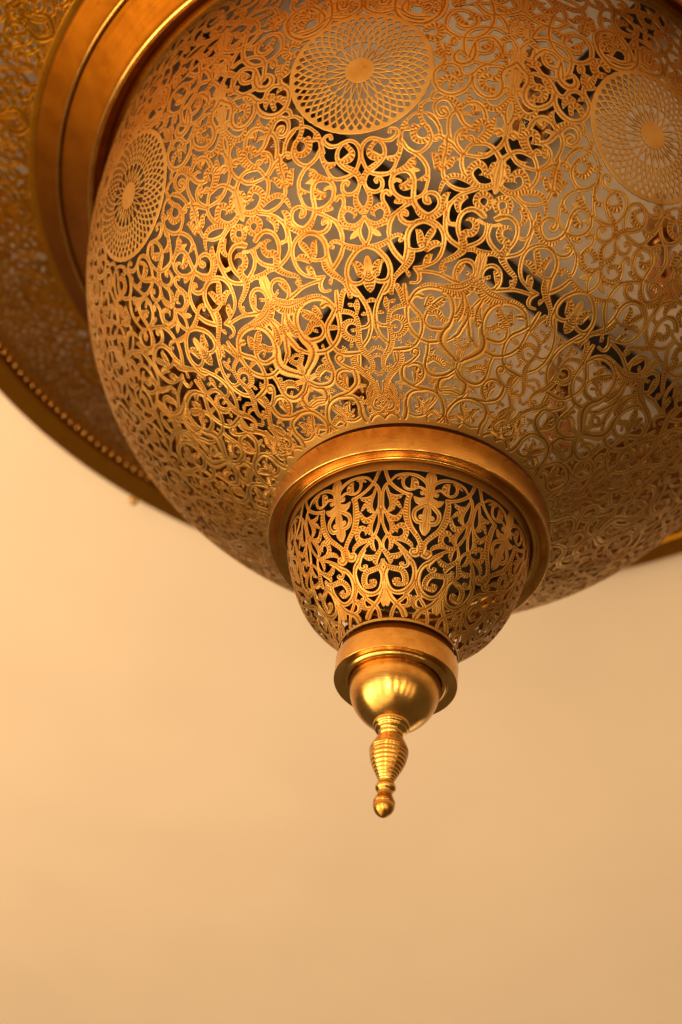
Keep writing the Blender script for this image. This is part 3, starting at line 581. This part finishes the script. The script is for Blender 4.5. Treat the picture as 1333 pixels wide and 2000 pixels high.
def pierced(name, place, F, E, f0, t0, h, scale, depth=0.0035, thick=0.009, bevel=0.003, fsc=1.0, back_step=2):
    """a sheet cut along the field: engraved face, cut walls and back"""
    cx, cy, T, eng, fv, cut = march(F, E)
    phi, t = f0 + cx * h, t0 + cy * h
    edge = np.clip(1 + fv * scale / bevel, 0, 1)
    off = -depth * eng * np.clip(-fv * scale / 0.004, 0, 1) - 0.0012 * edge ** 2
    V = [place(phi * fsc, t * fsc, off)]; Tn = [T]; A = [eng]; sm = [np.ones(len(T), bool)]
    n = len(phi)
    # walls
    cu, ci = np.unique(cut, return_inverse=True); ci = ci.reshape(cut.shape)
    wf = place(phi[cu] * fsc, t[cu] * fsc, off[cu]); wb = place(phi[cu] * fsc, t[cu] * fsc, np.full(len(cu), -thick))
    V += [wf, wb]; m_ = len(cu)
    a, b_ = ci[:, 0] + n, ci[:, 1] + n
    Tn += [np.stack([a, b_, b_ + m_], -1), np.stack([a, b_ + m_, a + m_], -1)]
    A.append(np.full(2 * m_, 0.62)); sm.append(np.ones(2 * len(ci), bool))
    # back
    bx, by, TB, be, bf, _ = march(F[::back_step, ::back_step], E[::back_step, ::back_step])
    V.append(place((f0 + bx * h * back_step) * fsc, (t0 + by * h * back_step) * fsc, np.full(len(bx), -thick)))
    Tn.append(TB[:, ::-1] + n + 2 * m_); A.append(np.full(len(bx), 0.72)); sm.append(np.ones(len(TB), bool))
    return mesh_np(name, np.concatenate(V), np.concatenate(Tn), np.concatenate(sm), np.concatenate(A))

HALF = PI / 8
def sprigs(items, t0, t1, n, lo, hi, rmin, count):
    """small hatched leaves growing from the nearest vine into the widest openings"""
    h = 2 * HALF / n; pad = 8; nt = int((t1 - t0) / h) + 1; nf = n + 1; N = n // 2
    F, _ = raster(items, -pad * h, t0, N + 2 * pad + 1, nt, h, 0.01, reach=14)
    F, _ = fold(F, F, pad, N); F = F[:, N:]
    xs = np.arange(F.shape[1]) * h; ts = t0 + np.arange(nt) * h
    out = []
    F = F.copy(); F[ts < lo] = 0; F[ts > hi] = 0
    for _ in range(count):
        j, i = np.unravel_index(np.argmax(F), F.shape); R = F[j, i]
        if R < rmin: break
        c = np.array([xs[i], ts[j]])
        R = min(R, 1.5 * rmin)
        jj, ii = np.nonzero(F < -0.002)
        D = np.hypot(xs[ii] - c[0], ts[jj] - c[1]); k = np.argmin(D)
        p = np.array([xs[ii[k]], ts[jj[k]]]); u = (c - p) / max(D[k], 1e-6); v = np.array([-u[1], u[0]]) * (1 if len(out) % 2 else -1)
        L_ = D[k] + 0.35 * R
        q = [(*(p - 0.1 * R * u), 0.38 * R), (*(p + u * L_ * .35 + v * R * .12), 0.72 * R), (*(p + u * L_ * .65 + v * R * .16), 0.80 * R), (*(p + u * L_ - v * R * .05), 0.10 * R)]
        out.append(('h', np.array(q)))
        X, Y = np.meshgrid(xs, ts); F[np.hypot(X - c[0], Y - c[1]) < 1.5 * R] = 0
    return out
def half_field(items, t0, t1, n, hatch):
    h = HALF / n; pad = 24; nt = int((t1 - t0) / h) + 1
    F, E = raster(items, -pad * h, t0, n + 2 * pad + 1, nt, h, hatch)
    return (*fold(F, E, pad, n), h, nt)

# ------------------------------------------------------------------ the lantern
root = bpy.data.objects.new('pendant_lantern', None); col.objects.link(root)
root['label'] = 'pierced brass lantern under a cream ceiling, its large scrollwork bowl ending in a finial'
root['category'] = 'lantern'

S_MED, R_MED = 2.409, 0.5
AX = math.radians(-13.5)
tm = float(BOWL.t(S_MED)); rm = float(BOWL.r_s(S_MED)); rho = R_MED / rm
its = strands(BOWL_STRANDS, BOWL)
refl = []
for k, P in its:                       # above the medallions the sheet repeats the lower scrolls, mirrored
    Q = P.copy(); Q[:, 1] = tm + (tm - Q[:, 1]) * 0.95
    if Q[:, 1].mean() > tm + 0.20: refl.append((k, Q))
T_LO, T_HI = float(BOWL.t(-0.03)), float(BOWL.t(3.93))
fill = sprigs(its, T_LO, tm + rho, 186, float(BOWL.t(0.06)), tm + 0.05, 0.0165, 50)
base = its + [q for q in fill if np.hypot(q[1][-1, 0], q[1][-1, 1] - tm) > rho]
F, E, h, nt_ = half_field(base, T_LO, T_HI, 186, 0.0095)
F2, E2, _, _ = half_field(refl, T_LO, T_HI, 186, 0.0095)
tt = T_LO + np.arange(nt_)[:, None] * h; ff = (-HALF + np.arange(F.shape[1]) * h)[None, :]
lim = tm + rho * 0.98 + 0.035 * np.clip((np.abs(ff) - 0.16) / 0.1, 0, 1)
u = (F2 < F) & (tt > lim); F = np.where(u, F2, F); E = np.where(u, E2, E)
dm = np.hypot(ff, tt - tm)
u = dm < rho - 0.006; F = np.where(u, np.maximum(F, rho - 0.006 - dm), F)   # the medallion's seat
for tb, sgn in ((float(BOWL.t(0.02)), -1), (float(BOWL.t(3.86)), 1)):        # plain hems
    b_ = (tb - tt) * sgn + 0 * ff; u = b_ < F; F = np.where(u, b_, F); E = np.where(u, 0, E)
bowl = lathe('bowl', [(r, z) for r, z in zip(np.interp(np.linspace(3.86, 3.94, 6), BOWL.S, BOWL.R), np.interp(np.linspace(3.86, 3.94, 6), BOWL.S, BOWL.Z))], M_PLAIN, root)
panel = obj('scrollwork_panel', pierced('scrollwork_panel', BOWL.place, F, E, -HALF, T_LO, h, 2.4), M_SHEET, bowl)
panel.rotation_euler = (0, 0, AX)
# medallion: two families of crossing arcs between a disc and a ring
hm = 0.0030 / rm; nm = int(rho * 1.06 / hm) + 2
g = np.arange(-nm, nm + 1) * hm
X, Y = g[None, :], g[:, None]; R_ = np.hypot(X, Y) + 1e-9; A_ = np.arctan2(Y, X)
NP, D2 = 44, rho * 1.5
q = np.arccos(np.clip(R_ / D2, 0, 1)); dth = 1 / np.sqrt(np.maximum(D2 ** 2 - R_ ** 2, 1e-9))
F3 = np.full(R_.shape, 0.05)
for sg in (1, -1):
    for n_arc, lo in ((NP, 0.47 * rho), (NP // 2, 0.0)):      # every second arc ends half way in, as on the lamp
        ph = (A_ + sg * q) / (2 * PI / n_arc); dl = np.abs(ph - np.round(ph)) * (2 * PI / n_arc) * R_ / np.sqrt(1 + (R_ * dth) ** 2)
        f_ = dl - (0.0040 + 0.0050 * R_ / rho) / rm
        F3 = np.where(R_ >= lo, np.minimum(F3, f_), F3)
F3 = np.minimum(F3, R_ - 0.205 * rho)
F3 = np.minimum(F3, np.abs(R_ - 0.968 * rho) - 0.033 * rho)
F3 = np.where(R_ > 1.003 * rho, R_ - 1.003 * rho, F3)
E3 = np.zeros_like(F3)
med = obj('medallion', pierced('medallion', BOWL.place, F3, E3, -nm * hm, tm - nm * hm, hm, rm, back_step=2, bevel=0.003), M_SHEET, bowl)
med.rotation_euler = (0, 0, AX)
for k in range(1, 8):
    copy_to(panel, bowl, AX + k * PI / 4); copy_to(med, bowl, AX + k * PI / 4)

# collar between bowl and dome
lathe('bowl_collar', rounded([(0.93, 0.24), (0.94, 0.214), (1.0, 0.2185, .012), (1.0, 0.0, .014), (0.985, -0.004, .01), (0.93, 0.03, .02), (0.905, 0.035, .004), (0.905, 0.012, .012), (0.875, 0.010, .012), (0.872, 0.05), (0.80, 0.06), (0.80, 0.25)], 0.01), M_TURN, root, seg=320)

lathe('inner_plate', rounded([(0.0, 0.20), (0.78, 0.20), (0.80, 0.24), (0.78, 0.28), (0.0, 0.30)], 0.01), M_IRON, root, seg=96)

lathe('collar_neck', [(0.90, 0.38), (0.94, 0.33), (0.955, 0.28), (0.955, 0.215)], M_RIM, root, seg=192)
lathe('dome_neck', [(0.36, -0.93), (0.385, -0.955), (0.388, -1.028)], M_RIM, root, seg=128)  # dome neck: shade beneath the dome is put into its dark colour

# lower dome

def dome_items():
    # heights in the list run from z = -0.97 upward along the dome
    Zd = np.linspace(-0.97, 0.3, 1500); Sd = np.r_[0, np.cumsum(np.hypot(np.diff(Zd), np.diff(dome_r(Zd))))]
    out = []
    for l in DOME_STRANDS.strip().splitlines():
        a = l.split(); P = np.array([[float(x) for x in q.split(',')] for q in a[1:]])
        z = np.interp(P[:, 1] / 1000, Sd, Zd); t = np.interp(z, DOME.Z, DOME.T); r = np.interp(t, DOME.T, DOME.R)
        out.append((a[0], np.stack([np.radians(P[:, 0] / 100), t, P[:, 2] / 1000 / r * 1.15], -1)))
    return out
t_of_z = lambda z: float(np.interp(z, DOME.Z, DOME.T))
D_LO, D_HI = t_of_z(-0.968), t_of_z(0.03)
di = [(k, P * np.array([-1, 1, 1])) for k, P in dome_items()]     # traced on the left of the fleur axis
F, E, h, nt_ = half_field(di, D_LO, D_HI, 110, 0.026)
tt = D_LO + np.arange(nt_)[:, None] * h; ff = 0 * F
for tb, sgn in ((t_of_z(-0.95), -1), (t_of_z(-0.045), 1)):
    b_ = (tb - tt) * sgn + ff; u = b_ < F; F = np.where(u, b_, F); E = np.where(u, 0, E)
dome = lathe('dome', [(r, z) for r, z in zip(dome_r(np.linspace(0.03, 0.07, 4)), np.linspace(0.03, 0.07, 4))], M_PLAIN, root)
dp = obj('scrollwork_panel', pierced('scrollwork_panel', DOME.place, F, E, -HALF, D_LO, h, 0.8, depth=0.003, thick=0.008, bevel=0.003), M_SHEET, dome)
AXD = math.radians(7.6); dp.rotation_euler = (0, 0, AXD)
for k in range(1, 8): copy_to(dp, dome, AXD + k * PI / 4)

# collar, ball and finial
lathe('dome_collar', rounded([(0.30, -1.02), (0.38, -1.0295), (0.4086, -1.0295, .008), (0.4086, -1.187, .01), (0.402, -1.19), (0.345, -1.175, .01), (0.335, -1.19, .01), (0.318, -1.198, .008), (0.306, -1.19), (0.30, -1.17)], 0.006), M_TURN, root, seg=256)
bz = np.linspace(0, 1, 26)
s_ = np.sin(bz * PI / 2)
ball = [(0.302, -1.165)] + [(0.3025 * max(1 - v ** 2.1, 0) ** 0.5, -1.20 - 0.333 * v) for v in s_]
lathe('ball', ball, M_TURN, root, seg=192)
FIN = [(0.0, -1.47), (0.112, -1.475), (0.119, -1.485), (0.119, -1.535), (0.112, -1.542), (0.104, -1.543), (0.106, -1.556), (0.098, -1.566), (0.082, -1.568), (0.077, -1.585), (0.078, -1.615)]
vase = spline([(0.078, -1.615), (0.100, -1.65), (0.122, -1.70), (0.125, -1.735), (0.112, -1.80), (0.086, -1.865), (0.062, -1.915), (0.046, -1.955)], 12)
z0, z1 = vase[0, 1], vase[-1, 1]
fin = [tuple(q) for q in FIN]
for r, z in vase[1:]:
    v = (z0 - z) / (z0 - z1)
    fin.append((r, z))
# turned grooves on the vase
dense = np.interp(np.linspace(0, 1, 190), np.linspace(0, 1, len(vase)), vase[:, 0]), np.interp(np.linspace(0, 1, 190), np.linspace(0, 1, len(vase)), vase[:, 1])
fin = [tuple(q) for q in FIN] + [(r - 0.0030 * (0.5 - 0.5 * math.cos(2 * PI * k / 11.0)) ** 0.8 * min(1, k / 10, (189 - k) / 25), z) for k, (r, z) in enumerate(zip(*dense))]
fin += [(0.046, -1.962), (0.058, -1.968), (0.065, -1.985), (0.064, -2.0), (0.056, -2.012), (0.047, -2.016), (0.044, -2.024), (0.046, -2.030), (0.040, -2.036), (0.042, -2.044)]
tip = spline([(0.042, -2.044), (0.058, -2.066), (0.066, -2.092), (0.068, -2.098), (0.064, -2.102), (0.069, -2.107), (0.0665, -2.114), (0.069, -2.120), (0.064, -2.145), (0.050, -2.172), (0.030, -2.192), (0.013, -2.204), (0.0, -2.208)], 5)
fin += [tuple(q) for q in tip[1:]]
lathe('finial', [(max(r, 0), z) for r, z in fin], M_TURN, root, seg=96)

# rim above the bowl: rolled lip, two plain bands with a step, then the wide pierced flange
def torus_prof(rc, zc, rad, n=14): return [(rc + rad * math.cos(a), zc + rad * math.sin(a)) for a in np.linspace(0, 2 * PI, n, endpoint=False)]
lathe('bowl_lip', torus_prof(2.958, 3.372, 0.027), M_TURN, root, seg=320, closed=True)
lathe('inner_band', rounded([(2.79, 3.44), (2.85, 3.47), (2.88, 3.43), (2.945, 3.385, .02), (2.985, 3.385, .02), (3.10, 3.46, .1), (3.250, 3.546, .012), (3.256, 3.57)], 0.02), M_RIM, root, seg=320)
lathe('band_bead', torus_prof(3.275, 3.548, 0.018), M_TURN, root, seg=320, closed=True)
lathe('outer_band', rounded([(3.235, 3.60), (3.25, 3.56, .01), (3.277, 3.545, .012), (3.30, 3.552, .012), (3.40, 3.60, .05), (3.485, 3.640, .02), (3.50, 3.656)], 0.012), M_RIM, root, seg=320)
plate = lathe('flange', rounded([(3.47, 3.672), (3.50, 3.654), (3.56, 3.660), (3.562, 3.675)], 0.006), M_FLANGE, root, seg=320)
RA, ZA, RB, ZB = 3.545, 3.661, 4.56, 3.808
disc = Disc(RA, ZA, RB, ZB)
span = (math.log(RB) - math.log(RA)) * 3
ta = float(BOWL.t(0.42)); its = [(k, P * np.array([1, 1, 1.25])) for k, P in strands(BOWL_STRANDS, BOWL)]
Ff, Ef, hf, ntf = half_field(its, ta, ta + span, 96, 0.016)
e0 = np.minimum(np.arange(ntf), ntf - 1 - np.arange(ntf))[:, None] * hf - 0.008 + 0 * Ff
u = e0 < Ff; Ff = np.where(u, e0, Ff); Ef = np.where(u, 0, Ef)
pf = lambda phi, t, off: disc.place(phi, t - ta / 3 + math.log(RA), off)
fp = obj('pierced_panel', pierced('pierced_panel', pf, Ff, Ef, -HALF, ta, hf, 4.0 / 3, depth=0.004, thick=0.014, fsc=1 / 3), M_FLANGE, plate)
fp.rotation_euler = (0, 0, math.radians(4))
for k in range(1, 24): copy_to(fp, plate, math.radians(4) + k * PI / 12)
lathe('flange_rim', rounded([(4.545, 3.87), (4.625, 3.87, .003), (4.625, 3.795, .004), (4.65, 3.775, .01), (4.85, 3.752, .02), (4.882, 3.757, .012), (4.888, 3.80), (4.86, 3.83)], 0.01), M_FLANGE, root, seg=320)
bead_me = None
th0 = [math.radians(a) for a in np.arange(0, 360, 1.0)]
n_b = 0
bv = []
for a in np.linspace(0, PI, 7):
    pass
import bmesh
bm = bmesh.new(); bmesh.ops.create_icosphere(bm, subdivisions=2, radius=0.019 * U)
bead_me = bpy.data.meshes.new('bead'); bm.to_mesh(bead_me); bm.free()
for p_ in bead_me.polygons: p_.use_smooth = True
for k in range(300):
    a = 2 * PI * k / 300
    o = obj('bead', bead_me, M_TURN, root)
    o.location = (4.558 * U * math.sin(a), -4.558 * U * math.cos(a), 3.800 * U)

# set screw on the far edge of the rim
sc = lathe('set_screw', [(0, 0), (0.018, 0.002), (0.022, 0.01), (0.022, 0.05), (0.045, 0.052), (0.048, 0.07), (0.045, 0.09), (0.0, 0.092)], M_TURN, root, seg=20)
ta_s = math.radians(-143.6); sc.location = (4.88 * U * math.sin(ta_s), -4.88 * U * math.cos(ta_s), 3.785 * U); sc.rotation_euler = (PI / 2, 0, ta_s)

# inside: iron straps under the ceiling, sockets and bulbs
def bar_mesh(name, L_, W_, H_):
    bm = bmesh.new(); bmesh.ops.create_cube(bm, size=1)
    for v in bm.verts: v.co = Vector((v.co.x * L_ * U, v.co.y * W_ * U, v.co.z * H_ * U))
    bmesh.ops.bevel(bm, geom=bm.edges[:], offset=0.012 * U, segments=2, affect='EDGES')
    me = bpy.data.meshes.new(name); bm.to_mesh(me); bm.free(); return me
bar = obj('support_bar', bar_mesh('support_bar', 6.4, 0.30, 0.05), M_IRON, root)
bar.location = (0, 0, 3.79 * U); bar.rotation_euler = (0, 0, math.radians(-55.5))
post = lathe('mount_post', [(0.0, 0.0), (0.055, 0.0), (0.06, 0.01), (0.06, 0.17), (0.0, 0.17)], M_IRON, root, seg=24)
posts = [post] + [copy_to(post, root) for _ in range(3)]
for k, o in enumerate(posts):
    a_p = math.radians((-55.5, 37.5)[k % 2]); q_ = 2.6 * (1 if k < 2 else -1)
    o.location = (q_ * U * math.cos(a_p), q_ * U * math.sin(a_p), 3.78 * U)
bar2 = copy_to(bar, root, math.radians(37.5), (0, 0, 3.735 * U))
glass = [(0.0, -0.70)] + [tuple(q) for q in spline([(0.03, -0.699), (0.09, -0.675), (0.14, -0.60), (0.148, -0.50), (0.125, -0.36), (0.09, -0.22), (0.075, -0.10), (0.072, -0.02)], 5)]
inner = [(max(r - 0.008, 0), z + (0.008 if r < 0.05 else 0.0)) for r, z in glass[::-1]]
bulb = lathe('light_bulb', [(r, z) for r, z in glass] + inner, M_GLASS, root, seg=40)
lathe('screw_cap', [(0.0, -0.03), (0.08, -0.03), (0.082, -0.01), (0.076, 0.0), (0.082, 0.02), (0.076, 0.03), (0.082, 0.05), (0.076, 0.06), (0.07, 0.12), (0.0, 0.125)], M_PORC, bulb, seg=32)
fl = []
lathe('filament', [(0.0, -0.42), (0.012, -0.42), (0.028, -0.38), (0.016, -0.20), (0.03, -0.10), (0.05, -0.028), (0.0, -0.026)], M_FIL, bulb, seg=16)
sock = lathe('bulb_socket', rounded([(0.0, 0.02), (0.10, 0.02), (0.13, 0.0), (0.135, 0.20), (0.05, 0.26), (0.03, 0.30), (0.03, 0.625), (0.0, 0.625)], 0.01), M_PORC, root, seg=40)
for k in range(6):
    a = math.radians(19 + 60 * k); loc = (1.88 * U * math.sin(a), -1.88 * U * math.cos(a), 3.26 * U)
    if k == 0: bulb.location = loc; sock.location = (loc[0], loc[1], loc[2] + 0.06 * U)
    else: copy_to(bulb, root, 0.6 * k, loc); copy_to(sock, root, 0.0, (loc[0], loc[1], loc[2] + 0.06 * U))

# ------------------------------------------------------------------ ceiling
def grid_plane(name, half, z, mat):
    V = np.array([[-half, -half, z], [half, -half, z], [half, half, z], [-half, half, z]], float)
    return obj(name, mesh_np(name, V, np.array([[0, 3, 2, 1]])), mat)
ceil = grid_plane('ceiling', 90, 3.95, M_CEIL); ceil['kind'] = 'structure'
